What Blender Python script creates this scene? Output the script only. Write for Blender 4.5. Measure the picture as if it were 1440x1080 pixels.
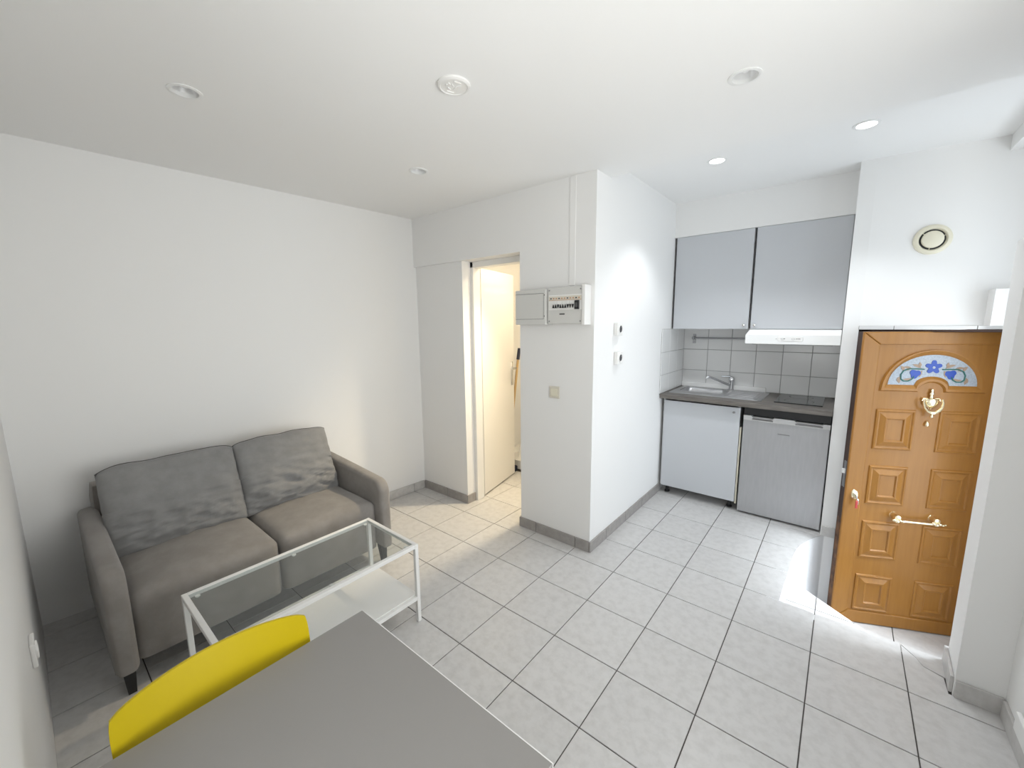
import bpy, bmesh, math, random
from mathutils import Vector, Matrix, noise
random.seed(7)
S = bpy.context.scene
COL = S.collection
for o in list(bpy.data.objects):
    bpy.data.objects.remove(o, do_unlink=True)
rad = math.radians

# ------------------------------------------------------------------ camera
cam = bpy.data.cameras.new('camera')
cam.sensor_width = 36.0
cam.lens = 570.177 / 1440.0 * 36.0
cam.clip_start = 0.02
cam_o = bpy.data.objects.new('camera', cam)
COL.objects.link(cam_o)
_f = Vector((-0.62709208, 0.76458255, -0.14889271)).normalized()
_r = Vector((0.7740455, 0.63306323, -0.00919255)).normalized()
_u = _r.cross(_f).normalized()
_r = _f.cross(_u).normalized()
cam_o.matrix_world = Matrix(((_r.x, _u.x, -_f.x, 0.66001), (_r.y, _u.y, -_f.y, -1.85070), (_r.z, _u.z, -_f.z, 1.53368), (0, 0, 0, 1)))
S.camera = cam_o

# ------------------------------------------------------------------ world, lights, exposure
S.view_settings.view_transform = 'Standard'
S.view_settings.look = 'None'
S.view_settings.exposure = 0.0
S.view_settings.gamma = 1.0
S.view_settings.use_curve_mapping = False
W = bpy.data.worlds.new('overcast_sky')
S.world = W
W.use_nodes = True
W.node_tree.nodes['Background'].inputs[0].default_value = (0.86, 0.93, 1.0, 1)
W.node_tree.nodes['Background'].inputs[1].default_value = 1.2

def area_light(name, loc, direction, sx, sy, power, color, spread=180):
    L = bpy.data.lights.new(name, 'AREA')
    L.shape = 'RECTANGLE'; L.size = sx; L.size_y = sy; L.energy = power; L.color = color; L.spread = rad(spread)
    o = bpy.data.objects.new(name, L); COL.objects.link(o)
    o.location = loc
    o.rotation_euler = Vector(direction).to_track_quat('-Z', 'Y').to_euler()
    return o

def spot_light(name, loc, power, color, angle=130, blend=0.6, size=0.035, direction=(0, 0, -1)):
    L = bpy.data.lights.new(name, 'SPOT')
    L.energy = power; L.color = color; L.spot_size = rad(angle); L.spot_blend = blend; L.shadow_soft_size = size
    o = bpy.data.objects.new(name, L); COL.objects.link(o)
    o.location = loc
    o.rotation_euler = Vector(direction).to_track_quat('-Z', 'Y').to_euler()
    return o

# daylight through the glazed entry opening (right of the front door); the other daylight areas are added fills
area_light('daylight_entry_window', (2.30, 1.05, 0.75), (-1, 0.05, -0.28), 1.9, 2.2, 42, (0.82, 0.91, 1.0))
area_light('entry_pit_fill', (2.02, 1.12, 2.66), (-1, 0.0, -2.55), 0.9, 0.5, 8.5, (0.86, 0.93, 1.0), 24)  # narrow fill added to whiten the sunken entry floor and steps
area_light('added_daylight_rear', (0.25, -2.55, 1.25), (-0.10, 1, 0.25), 1.2, 1.6, 27, (1.0, 0.978, 0.940))  # added fill from behind the camera, its window is unseen
area_light('added_daylight_side', (2.1, -0.85, 1.25), (-1, 0.0, 0.18), 1.7, 1.7, 72, (1.0, 0.978, 0.940))  # added fill for left wall and ceiling, through an unseen window
# lit ceiling spots of the kitchen
spot_light('kitchen_spot_light', (-0.05, 1.05, 2.512), 30, (0.93, 0.965, 1.0), 106, 0.55)
spot_light('kitchen_spot_light', (0.648, 1.04, 2.512), 30, (0.93, 0.965, 1.0), 106, 0.55)
# bathroom lamp, warm
bl = bpy.data.lights.new('bathroom_lamp_light', 'POINT')
bl.energy = 13; bl.color = (1.0, 0.84, 0.60); bl.shadow_soft_size = 0.05
blo = bpy.data.objects.new('bathroom_lamp_light', bl); COL.objects.link(blo); blo.location = (-1.14, 1.04, 2.25)
spot_light('doorway_floor_fill', (-1.14, 1.04, 2.30), 130, (1.0, 0.84, 0.58), 92, 0.7, 0.05, (0.08, -0.55, -1))  # extra aimed spot added to warm the floor outside the doorway

# ------------------------------------------------------------------ materials
def mat(name, color, rough=0.5, metal=0.0, spec=0.5, bump=None, var=None, emit=None, coat=0.0, sheen=0.0, objvar=0.0):
    """bump=(scale,strength,dist)  var=(scale,color2,lo,hi): noise mix of two albedos, world position driven"""
    m = bpy.data.materials.new(name); m.use_nodes = True
    nt = m.node_tree; N = nt.nodes; L = nt.links
    p = N['Principled BSDF']
    p.inputs['Base Color'].default_value = (*color, 1)
    p.inputs['Roughness'].default_value = rough
    p.inputs['Metallic'].default_value = metal
    p.inputs['Specular IOR Level'].default_value = spec
    p.inputs['Coat Weight'].default_value = coat
    if sheen: p.inputs['Sheen Weight'].default_value = sheen
    geo = N.new('ShaderNodeNewGeometry')
    last = None
    if var:
        n = N.new('ShaderNodeTexNoise'); n.inputs['Scale'].default_value = var[0]; n.inputs['Detail'].default_value = 6; n.inputs['Roughness'].default_value = 0.62
        L.new(geo.outputs['Position'], n.inputs['Vector'])
        r = N.new('ShaderNodeMapRange'); r.inputs[1].default_value = var[2]; r.inputs[2].default_value = var[3]
        L.new(n.outputs['Fac'], r.inputs[0])
        mx = N.new('ShaderNodeMix'); mx.data_type = 'RGBA'
        mx.inputs[6].default_value = (*color, 1); mx.inputs[7].default_value = (*var[1], 1)
        L.new(r.outputs[0], mx.inputs[0]); last = mx.outputs[2]
    if objvar:
        oi = N.new('ShaderNodeObjectInfo')
        r2 = N.new('ShaderNodeMapRange'); r2.inputs[3].default_value = 1 - objvar; r2.inputs[4].default_value = 1 + objvar
        L.new(oi.outputs['Random'], r2.inputs[0])
        hs = N.new('ShaderNodeHueSaturation')
        if last: L.new(last, hs.inputs['Color'])
        else: hs.inputs['Color'].default_value = (*color, 1)
        L.new(r2.outputs[0], hs.inputs['Value']); last = hs.outputs[0]
    if last: L.new(last, p.inputs['Base Color'])
    if bump:
        n2 = N.new('ShaderNodeTexNoise'); n2.inputs['Scale'].default_value = bump[0]; n2.inputs['Detail'].default_value = 5
        L.new(geo.outputs['Position'], n2.inputs['Vector'])
        b = N.new('ShaderNodeBump'); b.inputs['Strength'].default_value = bump[1]; b.inputs['Distance'].default_value = bump[2]
        L.new(n2.outputs['Fac'], b.inputs['Height']); L.new(b.outputs['Normal'], p.inputs['Normal'])
    if emit:
        p.inputs['Emission Color'].default_value = (*emit[0], 1); p.inputs['Emission Strength'].default_value = emit[1]
    return m

def glass_mat(name, tint, refl=0.08):
    m = bpy.data.materials.new(name); m.use_nodes = True
    nt = m.node_tree; N = nt.nodes; L = nt.links
    N.remove(N['Principled BSDF'])
    out = N['Material Output']
    t = N.new('ShaderNodeBsdfTransparent'); t.inputs[0].default_value = (*tint, 1)
    g = N.new('ShaderNodeBsdfGlossy'); g.inputs['Roughness'].default_value = 0.02
    lw = N.new('ShaderNodeLayerWeight'); lw.inputs['Blend'].default_value = 0.5
    pw = N.new('ShaderNodeMath'); pw.operation = 'POWER'; pw.inputs[1].default_value = 4.0
    f = N.new('ShaderNodeMath'); f.operation = 'MULTIPLY_ADD'; f.inputs[1].default_value = 0.75; f.inputs[2].default_value = 0.03
    L.new(lw.outputs['Facing'], pw.inputs[0]); L.new(pw.outputs[0], f.inputs[0])
    mx = N.new('ShaderNodeMixShader')
    L.new(f.outputs[0], mx.inputs[0]); L.new(t.outputs[0], mx.inputs[1]); L.new(g.outputs[0], mx.inputs[2])
    L.new(mx.outputs[0], out.inputs[0])
    return m

def grain_mat(name, c1, c2, scale, stretch, rough, spec=0.5, coat=0.0, metal=0.0, lo=0.35, hi=0.65):
    m = bpy.data.materials.new(name); m.use_nodes = True
    nt = m.node_tree; N = nt.nodes; L = nt.links
    p = N['Principled BSDF']; p.inputs['Roughness'].default_value = rough; p.inputs['Specular IOR Level'].default_value = spec
    p.inputs['Coat Weight'].default_value = coat; p.inputs['Metallic'].default_value = metal
    tc = N.new('ShaderNodeTexCoord'); mp = N.new('ShaderNodeMapping'); mp.inputs['Scale'].default_value = stretch
    n = N.new('ShaderNodeTexNoise'); n.inputs['Scale'].default_value = scale; n.inputs['Detail'].default_value = 6
    L.new(tc.outputs['Object'], mp.inputs[0]); L.new(mp.outputs[0], n.inputs['Vector'])
    r = N.new('ShaderNodeMapRange'); r.inputs[1].default_value = lo; r.inputs[2].default_value = hi
    L.new(n.outputs['Fac'], r.inputs[0])
    mx = N.new('ShaderNodeMix'); mx.data_type = 'RGBA'; mx.inputs[6].default_value = (*c1, 1); mx.inputs[7].default_value = (*c2, 1)
    L.new(r.outputs[0], mx.inputs[0]); L.new(mx.outputs[2], p.inputs['Base Color'])
    b = N.new('ShaderNodeBump'); b.inputs['Strength'].default_value = 0.08; b.inputs['Distance'].default_value = 0.002
    L.new(n.outputs['Fac'], b.inputs['Height']); L.new(b.outputs['Normal'], p.inputs['Normal'])
    return m

M = {}
M['wall'] = mat('white_wall_paint', (0.86, 0.855, 0.845), 0.62, spec=0.25, bump=(60, 0.05, 0.003))
M['ceiling'] = mat('white_ceiling_paint', (0.91, 0.905, 0.895), 0.75, spec=0.2)
M['plaster'] = mat('white_rough_plaster', (0.85, 0.85, 0.86), 0.7, spec=0.2, bump=(45, 0.35, 0.006))
M['white_gloss'] = mat('white_lacquer', (0.86, 0.86, 0.85), 0.35)
M['white_plastic'] = mat('white_plastic', (0.84, 0.83, 0.81), 0.35)
M['grey_plastic'] = mat('light_grey_plastic', (0.66, 0.655, 0.63), 0.4)
M['beige_plastic'] = mat('beige_plastic', (0.70, 0.66, 0.57), 0.4)
M['cream_plastic'] = mat('cream_plastic', (0.78, 0.74, 0.60), 0.4)
M['tile'] = mat('pale_marbled_floor_tile', (0.63, 0.618, 0.608), 0.32, spec=0.45, var=(24, (0.56, 0.547, 0.536), 0.42, 0.66), bump=(40, 0.04, 0.001), objvar=0.025)
M['grout'] = mat('dark_floor_grout', (0.10, 0.09, 0.085), 0.9, spec=0.1)
M['skirt_tile'] = mat('grey_skirting_tile', (0.37, 0.35, 0.335), 0.4, var=(22, (0.31, 0.29, 0.275), 0.4, 0.65), objvar=0.03)
M['skirt_light'] = mat('pale_skirting_tile', (0.60, 0.585, 0.57), 0.4, var=(22, (0.52, 0.505, 0.49), 0.4, 0.65), objvar=0.03)
M['wall_tile'] = mat('white_glazed_wall_tile', (0.76, 0.76, 0.755), 0.14, spec=0.5, objvar=0.02)
M['wall_grout'] = mat('grey_wall_grout', (0.36, 0.35, 0.35), 0.9, spec=0.1)
M['bath_tile'] = mat('cream_glazed_bath_tile', (0.82, 0.78, 0.68), 0.2, objvar=0.03)
M['bath_grout'] = mat('cream_bath_grout', (0.55, 0.50, 0.42), 0.9)
M['bath_brown'] = mat('tan_frieze_tile', (0.55, 0.42, 0.27), 0.3)
M['sofa'] = mat('taupe_grey_sofa_fabric', (0.245, 0.226, 0.210), 0.95, spec=0.15, var=(9, (0.30, 0.28, 0.262), 0.4, 0.7), bump=(900, 0.5, 0.0012), sheen=0.25)
M['cushion'] = mat('grey_cushion_fabric', (0.235, 0.232, 0.230), 0.95, spec=0.15, var=(14, (0.28, 0.277, 0.275), 0.35, 0.7), bump=(900, 0.5, 0.0012), sheen=0.25)
M['seam'] = mat('dark_seam_thread', (0.11, 0.106, 0.103), 0.95)
M['black_wood'] = mat('black_stained_wood', (0.015, 0.015, 0.016), 0.35)
M['white_metal'] = mat('white_powder_coated_steel', (0.84, 0.835, 0.82), 0.4)
M['glass_top'] = glass_mat('grey_tinted_table_glass', (0.885, 0.905, 0.90))
M['clear_glass'] = glass_mat('clear_window_glass', (0.97, 0.98, 0.98))
M['rubber'] = mat('clear_rubber_pad', (0.80, 0.80, 0.78), 0.3)
M['table'] = mat('light_grey_laminate', (0.27, 0.258, 0.248), 0.42, spec=0.45)
M['yellow'] = mat('yellow_moulded_plastic', (0.57, 0.43, 0.004), 0.42, spec=0.4, bump=(300, 0.06, 0.0008))
M['cab'] = mat('blue_grey_cabinet_laminate', (0.57, 0.585, 0.61), 0.38, spec=0.4)
M['cab_side'] = mat('white_cabinet_side', (0.80, 0.80, 0.80), 0.5)
M['dark_gap'] = mat('dark_recess_shade', (0.06, 0.06, 0.065), 0.8)  # near-black stands in for shade in cabinet gaps and socket wells
M['steel'] = grain_mat('brushed_stainless_steel', (0.62, 0.62, 0.63), (0.50, 0.50, 0.51), 5, (2, 2, 90), 0.36, metal=1.0)
M['fridge'] = grain_mat('silver_grey_fridge_door', (0.46, 0.46, 0.47), (0.435, 0.435, 0.445), 4, (14, 1, 2), 0.36, metal=0.4)
M['fridge_trim'] = mat('silver_fridge_trim', (0.62, 0.62, 0.62), 0.35, metal=0.3)
M['black_plastic'] = mat('black_plastic', (0.018, 0.018, 0.02), 0.4)
M['hob'] = mat('black_ceramic_glass', (0.022, 0.024, 0.026), 0.16, spec=0.25)
M['worktop'] = grain_mat('grey_brown_wood_worktop', (0.185, 0.168, 0.15), (0.115, 0.102, 0.092), 5, (1.5, 14, 14), 0.42)
M['chrome'] = mat('polished_chrome', (0.72, 0.72, 0.73), 0.14, metal=1.0)
M['chrome_dark'] = mat('dark_chrome', (0.35, 0.35, 0.36), 0.3, metal=1.0)
M['brass'] = mat('pale_polished_brass', (0.90, 0.80, 0.56), 0.20, metal=1.0)
M['door_gold'] = grain_mat('golden_oak_door', (0.365, 0.164, 0.030), (0.33, 0.143, 0.024), 5, (9, 9, 0.8), 0.38, spec=0.42, coat=0.1)
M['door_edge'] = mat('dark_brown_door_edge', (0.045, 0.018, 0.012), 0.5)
M['door_edge_lit'] = mat('lit_worn_brown_edge', (0.20, 0.09, 0.035), 0.5, var=(14, (0.05, 0.02, 0.013), 0.42, 0.6))  # lighter copy of the edge brown with light painted in, plus worn patches
M['white_door'] = mat('white_door_paint', (0.86, 0.845, 0.81), 0.45)
M['pane'] = mat('frosted_leaded_pane', (0.43, 0.475, 0.53), 0.3, var=(120, (0.33, 0.37, 0.42), 0.4, 0.6), bump=(240, 0.4, 0.002))
M['blue'] = mat('cobalt_blue_glass_paint', (0.003, 0.05, 0.36), 0.3)
M['green'] = mat('dark_green_glass_paint', (0.03, 0.15, 0.13), 0.4)
M['tan'] = mat('tan_glass_paint', (0.36, 0.25, 0.17), 0.4)
M['red'] = mat('red_key_tag', (0.5, 0.06, 0.05), 0.4)
M['bulb_on'] = mat('lit_downlight_lens', (1, 1, 1), 0.4, emit=((1.0, 0.99, 0.97), 9.0))
M['bulb_off'] = mat('unlit_bulb_glass', (0.85, 0.85, 0.85), 0.15)
M['lamp_on'] = mat('lit_bathroom_globe', (1, 1, 1), 0.4, emit=((1.0, 0.85, 0.6), 4.0))
M['reflector'] = mat('aluminium_reflector', (0.82, 0.82, 0.82), 0.30, metal=0.35)
M['broom_wood'] = mat('pale_broom_wood', (0.62, 0.42, 0.20), 0.5)
M['navy'] = mat('navy_rubber_grip', (0.012, 0.016, 0.04), 0.5)
M['mesh_filter'] = mat('grey_metal_filter', (0.45, 0.45, 0.45), 0.4, metal=0.8, bump=(400, 0.5, 0.002))
M['print_grey'] = mat('grey_print', (0.09, 0.09, 0.09), 0.6)
M['orange_print'] = mat('orange_print', (0.55, 0.33, 0.2), 0.6)
M['block_panel'] = mat('light_block_grey', (0.25, 0.24, 0.23), 0.8)  # grey of the added panel behind the door

# ------------------------------------------------------------------ mesh helpers
def nb(): return bmesh.new()

def box(bm, x0, x1, y0, y1, z0, z1, bev=0.0, seg=2):
    vs = [bm.verts.new(v) for v in ((x0, y0, z0), (x1, y0, z0), (x1, y1, z0), (x0, y1, z0), (x0, y0, z1), (x1, y0, z1), (x1, y1, z1), (x0, y1, z1))]
    fs = [bm.faces.new([vs[i] for i in q]) for q in ((0, 3, 2, 1), (4, 5, 6, 7), (0, 1, 5, 4), (1, 2, 6, 5), (2, 3, 7, 6), (3, 0, 4, 7))]
    if bev:
        es = list({e for f in fs for e in f.edges})
        bmesh.ops.bevel(bm, geom=es, offset=bev, segments=seg, profile=0.5, affect='EDGES')
    return bm

def bx(x0, x1, y0, y1, z0, z1, bev=0.0, seg=2): return box(nb(), x0, x1, y0, y1, z0, z1, bev, seg)

def prism(bm, pts, axis, a, b, bev=0.0, seg=2):
    """extrude a closed 2-D outline; axis 'z': pts are (x,y); 'y': (x,z); 'x': (y,z)"""
    def P(p, t):
        return {'z': (p[0], p[1], t), 'y': (p[0], t, p[1]), 'x': (t, p[0], p[1])}[axis]
    A = [bm.verts.new(P(p, a)) for p in pts]; B = [bm.verts.new(P(p, b)) for p in pts]
    n = len(pts); fs = []
    for i in range(n):
        fs.append(bm.faces.new((A[i], A[(i + 1) % n], B[(i + 1) % n], B[i])))
    fa = bm.faces.new(A[::-1]); fb = bm.faces.new(B)
    bmesh.ops.recalc_face_normals(bm, faces=fs + [fa, fb])
    if bev:
        es = list({e for f in (fa, fb) for e in f.edges})
        bmesh.ops.bevel(bm, geom=es, offset=bev, segments=seg, profile=0.5, affect='EDGES')
    return bm

def tube(bm, pts, r, n=10, cap=True, square=False):
    pts = [Vector(p) for p in pts]
    rs = r if isinstance(r, (list, tuple)) else [r] * len(pts)
    rings = []
    t0 = (pts[1] - pts[0]).normalized()
    up = Vector((0, 0, 1)) if abs(t0.z) < 0.95 else Vector((1, 0, 0))
    nx = t0.cross(up).normalized()
    for i, p in enumerate(pts):
        if i == 0: t = t0
        elif i == len(pts) - 1: t = (pts[i] - pts[i - 1]).normalized()
        else: t = ((pts[i + 1] - pts[i]).normalized() + (pts[i] - pts[i - 1]).normalized()).normalized()
        nx = (nx - t * nx.dot(t)).normalized(); ny = t.cross(nx)
        ring = []
        for k in range(n):
            a = 2 * math.pi * k / n + (math.pi / 4 if square else 0)
            ring.append(bm.verts.new(p + nx * math.cos(a) * rs[i] + ny * math.sin(a) * rs[i]))
        rings.append(ring)
    for a, b in zip(rings, rings[1:]):
        for k in range(n): bm.faces.new((a[k], a[(k + 1) % n], b[(k + 1) % n], b[k]))
    if cap:
        bm.faces.new(rings[0][::-1]); bm.faces.new(rings[-1])
    return bm

def lathe(bm, prof, n=32, mtx=None):
    """revolve (r,z) profile about local z"""
    rings = []
    mtx = mtx or Matrix.Identity(4)
    for r, z in prof:
        if r < 1e-6: rings.append([bm.verts.new(mtx @ Vector((0, 0, z)))])
        else: rings.append([bm.verts.new(mtx @ Vector((r * math.cos(2 * math.pi * k / n), r * math.sin(2 * math.pi * k / n), z))) for k in range(n)])
    for a, b in zip(rings, rings[1:]):
        for k in range(n):
            if len(a) == 1 and len(b) == 1: continue
            if len(a) == 1: bm.faces.new((a[0], b[(k + 1) % n], b[k]))
            elif len(b) == 1: bm.faces.new((a[k], a[(k + 1) % n], b[0]))
            else: bm.faces.new((a[k], a[(k + 1) % n], b[(k + 1) % n], b[k]))
    return bm

def nested(bm, loops):
    """stack of equal-length closed loops, last one capped"""
    R = [[bm.verts.new(p) for p in l] for l in loops]
    n = len(R[0])
    for a, b in zip(R, R[1:]):
        for k in range(n): bm.faces.new((a[k], a[(k + 1) % n], b[(k + 1) % n], b[k]))
    bm.faces.new(R[-1])
    return bm

def mesh_of(name, bm, m, smooth=False, angle=40):
    bmesh.ops.recalc_face_normals(bm, faces=bm.faces[:])
    me = bpy.data.meshes.new(name); bm.to_mesh(me); bm.free()
    for mm in (m if isinstance(m, (list, tuple)) else [m]): me.materials.append(mm)
    if smooth:
        for p in me.polygons: p.use_smooth = True
        try: me.set_sharp_from_angle(angle=rad(angle))
        except Exception: pass
    return me

def put(name, bm, m, parent=None, loc=(0, 0, 0), smooth=False, label=None, cat=None, kind=None, group=None, rotz=0.0, angle=40):
    me = bm if isinstance(bm, bpy.types.Mesh) else mesh_of(name, bm, m, smooth, angle)
    o = bpy.data.objects.new(name, me); COL.objects.link(o)
    o.location = loc; o.rotation_euler = (0, 0, rotz)
    if parent: o.parent = parent
    if label: o['label'] = label
    if cat: o['category'] = cat
    if kind: o['kind'] = kind
    if group: o['group'] = group
    return o

def thing(name, label, cat, loc=(0, 0, 0), rotz=0.0, group=None, kind=None):
    o = bpy.data.objects.new(name, None); COL.objects.link(o)
    o.empty_display_size = 0.05
    o.location = loc; o.rotation_euler = (0, 0, rotz)
    o['label'] = label; o['category'] = cat
    if group: o['group'] = group
    if kind: o['kind'] = kind
    return o

def dup(root, loc, rotz=0.0, label=None):
    r = root.copy(); COL.objects.link(r); r.location = loc; r.rotation_euler = (0, 0, rotz)
    if label: r['label'] = label
    for ch in list(root.children):
        c = ch.copy(); COL.objects.link(c); c.parent = r
        for g in list(ch.children):
            d = g.copy(); COL.objects.link(d); d.parent = c
    return r

def struct(name, bm, m, label, cat, smooth=False):
    return put(name, bm, m, None, smooth=smooth, label=label, cat=cat, kind='structure')

def clip_half(poly, n, d):
    """keep points with n.p <= d"""
    out = []
    for i in range(len(poly)):
        a, b = poly[i], poly[(i + 1) % len(poly)]
        da, db = n[0] * a[0] + n[1] * a[1] - d, n[0] * b[0] + n[1] * b[1] - d
        if da <= 0: out.append(a)
        if (da < 0 < db) or (db < 0 < da):
            t = da / (da - db); out.append((a[0] + (b[0] - a[0]) * t, a[1] + (b[1] - a[1]) * t))
    return out

# ------------------------------------------------------------------ room shell
ZC, ZK = 2.42, 2.52                       # main ceiling, entry/kitchen ceiling
XB, YB = -0.553, 0.435                    # corner of the boxed-out bathroom wall
XA0, XA1 = -2.44, -2.31                   # left wall x at the near and the far corner
YD = -1.936
def xa(y): return XA0 + (XA1 - XA0) * (y - YD) / (YB - YD)

struct('wall_left', prism(nb(), [(XA0, YD), (XA1, YB + .03), (XA1 + .09, 2.25), (XA1 - .25, 2.25), (XA0 - .2, YD - .2), (XA0, YD - .2)], 'z', -0.03, 2.62), M['wall'], 'long white wall behind the grey sofa', 'wall')
bm = nb()
box(bm, XA1 - .02, -1.735, 0.458, 0.64, -0.03, 2.03)
box(bm, XA1 - .02, -1.135, YB, 0.64, 2.02, 2.62)
box(bm, -1.135, XB, YB, 0.64, -0.03, 2.62)
struct('wall_back', bm, M['wall'], 'grey-white wall with the bathroom doorway and the fuse box', 'wall')
struct('wall_kitchen_left', bx(-0.70, XB, 0.64, 2.30, -0.03, 2.62), M['wall'], 'bright white wall with two sockets beside the kitchenette', 'wall')
struct('wall_kitchen', bx(-0.70, 0.70, 2.262, 2.38, -0.03, 2.62), M['wall'], 'white wall behind the kitchenette', 'wall')
struct('wall_kitchen_right', bx(0.640, 0.722, 1.67, 2.38, -0.62, 2.62), M['wall'], 'narrow white pillar between fridge and front door', 'wall')
bm = nb()
box(bm, XA0 - .2, -.10, YD - .15, YD, -0.03, 2.62); box(bm, 0.60, 1.6, YD - .15, YD, -0.03, 2.62)
box(bm, -.10, 0.60, YD - .15, YD, -0.03, 0.80); box(bm, -.10, 0.60, YD - .15, YD, 2.22, 2.62)
struct('wall_front', bm, M['wall'], 'white wall at the left edge of the frame, beside the camera', 'wall')
bm = nb()
box(bm, 1.264, 1.46, YD, -1.60, -0.03, 2.62); box(bm, 1.264, 1.46, -0.15, 0.42, -0.03, 2.62)
box(bm, 1.264, 1.46, -1.60, -0.15, -0.03, 0.75); box(bm, 1.264, 1.46, -1.60, -0.15, 2.00, 2.62)
struct('wall_right', bm, M['wall'], 'white wall at the right edge of the frame', 'wall')
struct('wall_right_nib', prism(nb(), [(1.128, .42), (1.264, .42), (1.48, .42), (1.48, .632), (1.138, .632)], 'z', -0.62, 1.825), M['wall'], 'white end of the partition right of the front door', 'wall')
bm = nb()
box(bm, 1.47, 1.56, 0.42, 2.2, -0.62, -0.45)
box(bm, 1.47, 1.56, 0.42, 2.2, 2.40, 2.62)
box(bm, 1.47, 1.56, 0.42, 0.66, -0.45, 2.40)
box(bm, 1.47, 1.56, 1.62, 2.2, -0.45, 2.40)
struct('wall_entry_right', bm, M['wall'], 'white wall of the entry recess with a window, right of the front door', 'wall')
# wall above the front door, turned a little
ca, sa = math.cos(rad(5)), math.sin(rad(5))
def DW(s, t): return (0.72 + s * ca - t * sa, 1.67 + s * sa + t * ca)
struct('wall_entry', prism(nb(), [DW(0, 0), DW(0.80, 0), DW(0.80, 0.42), DW(0, 0.42)], 'z', 1.492, 2.62), M['wall'], 'white wall above the front door with a round air vent', 'wall')
struct('porch_light_block', bx(0.70, 1.60, 2.12, 2.2, -0.62, 1.50), M['block_panel'], 'added unseen panel behind the front door, blocking daylight', 'wall')  # panel added so that no daylight leaks past the ajar door
main_ceiling = struct('ceiling', bx(XA0 - .2, 1.6, YD - .15, 0.62, ZC, 2.66), M['ceiling'], 'flat white lower ceiling over the living area', 'ceiling')
entry_ceiling = struct('ceiling_entry', bx(-0.70, 1.6, 0.60, 2.40, ZK, 2.66), M['ceiling'], 'raised white ceiling over kitchenette and front door', 'ceiling')
struct('trim_1', bx(XB - .01, 0.645, 1.86, 2.30, 2.243, 2.56), M['wall'], 'white boxed bulkhead above the wall cabinets', 'trim')
struct('trim_2', bx(1.266, 1.48, 0.42, 1.80, 2.44, 2.56), M['wall'], 'white lintel beam at the upper right corner', 'trim')
p = [DW(.553, -.10), DW(.70, -.10), DW(.70, .02), DW(.553, .02)]
struct('trim_3', prism(nb(), p, 'z', 1.494, 1.695), M['wall'], 'white boxed block at the right above the front door', 'trim')
# tiled lintel strip over the door
lint = struct('trim_4', prism(nb(), [DW(0.0, -.004), DW(0.66, -.004), DW(0.66, .3), DW(0, .3)], 'z', 1.472, 1.494), M['wall_grout'], 'thin tiled strip between the upper wall and the front door', 'trim')
for a, b in ((0.002, .168), (.172, .528), (.532, .66)):
    put('tile', prism(nb(), [DW(a, -.010), DW(b, -.010), DW(b, 0.03), DW(a, 0.03)], 'z', 1.470, 1.493, 0.001, 1), M['wall_tile'], lint)

# sloped plaster ridges on the near wall and its socket are added with the small things

# ------------------------------------------------------------------ floor, tile by tile
T = 0.33; G = 0.0022
floor = struct('floor', prism(nb(), [(-2.6, -2.05), (1.6, -2.05), (1.6, .60), (.50, .60), (.50, 2.4), (-2.6, 2.4)], 'z', -0.06, -0.0035), M['grout'], 'pale square-tiled floor with dark joints', 'floor')
CUR = [(.655, .500), (.80, .503), (1.01, .510), (1.231, .514), (1.363, .528), (1.45, .548), (1.521, .574), (1.60, .610), (1.654, .644), (1.70, .700)]
def curve_x(y):
    if y <= CUR[0][0]: return CUR[0][1]
    for (a, xa_), (b, xb_) in zip(CUR, CUR[1:]):
        if y <= b: return xa_ + (xb_ - xa_) * (y - a) / (b - a)
    return 0.72
def tile_bm(poly):
    bm = nb(); n = len(poly)
    cx = sum(p[0] for p in poly) / n; cy = sum(p[1] for p in poly) / n
    lo = [bm.verts.new((p[0], p[1], -0.006)) for p in poly]
    mid = [bm.verts.new((p[0], p[1], -0.0010)) for p in poly]
    top = []
    for p in poly:
        d = Vector((cx - p[0], cy - p[1])); d = d / max(d.length, 1e-6) * 0.0016
        top.append(bm.verts.new((p[0] + d.x, p[1] + d.y, 0.0)))
    for A, B in ((lo, mid), (mid, top)):
        for k in range(n): bm.faces.new((A[k], A[(k + 1) % n], B[(k + 1) % n], B[k]))
    bm.faces.new(top)
    return bm
FULL = mesh_of('tile', tile_bm([(G, G), (T - G, G), (T - G, T - G), (G, T - G)]), M['tile'])
def add_tile(poly, parent=floor, z=0.0, name='tile'):
    if len(poly) < 3: return
    ar = abs(sum(poly[i][0] * poly[(i + 1) % len(poly)][1] - poly[(i + 1) % len(poly)][0] * poly[i][1] for i in range(len(poly)))) / 2
    if ar < 0.0006: return
    put(name, tile_bm(poly), M['tile'], parent, (0, 0, z))
nA = Vector((-(YB - YD), (XA1 - XA0))); dA = nA.dot(Vector((XA0, YD)))
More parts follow.
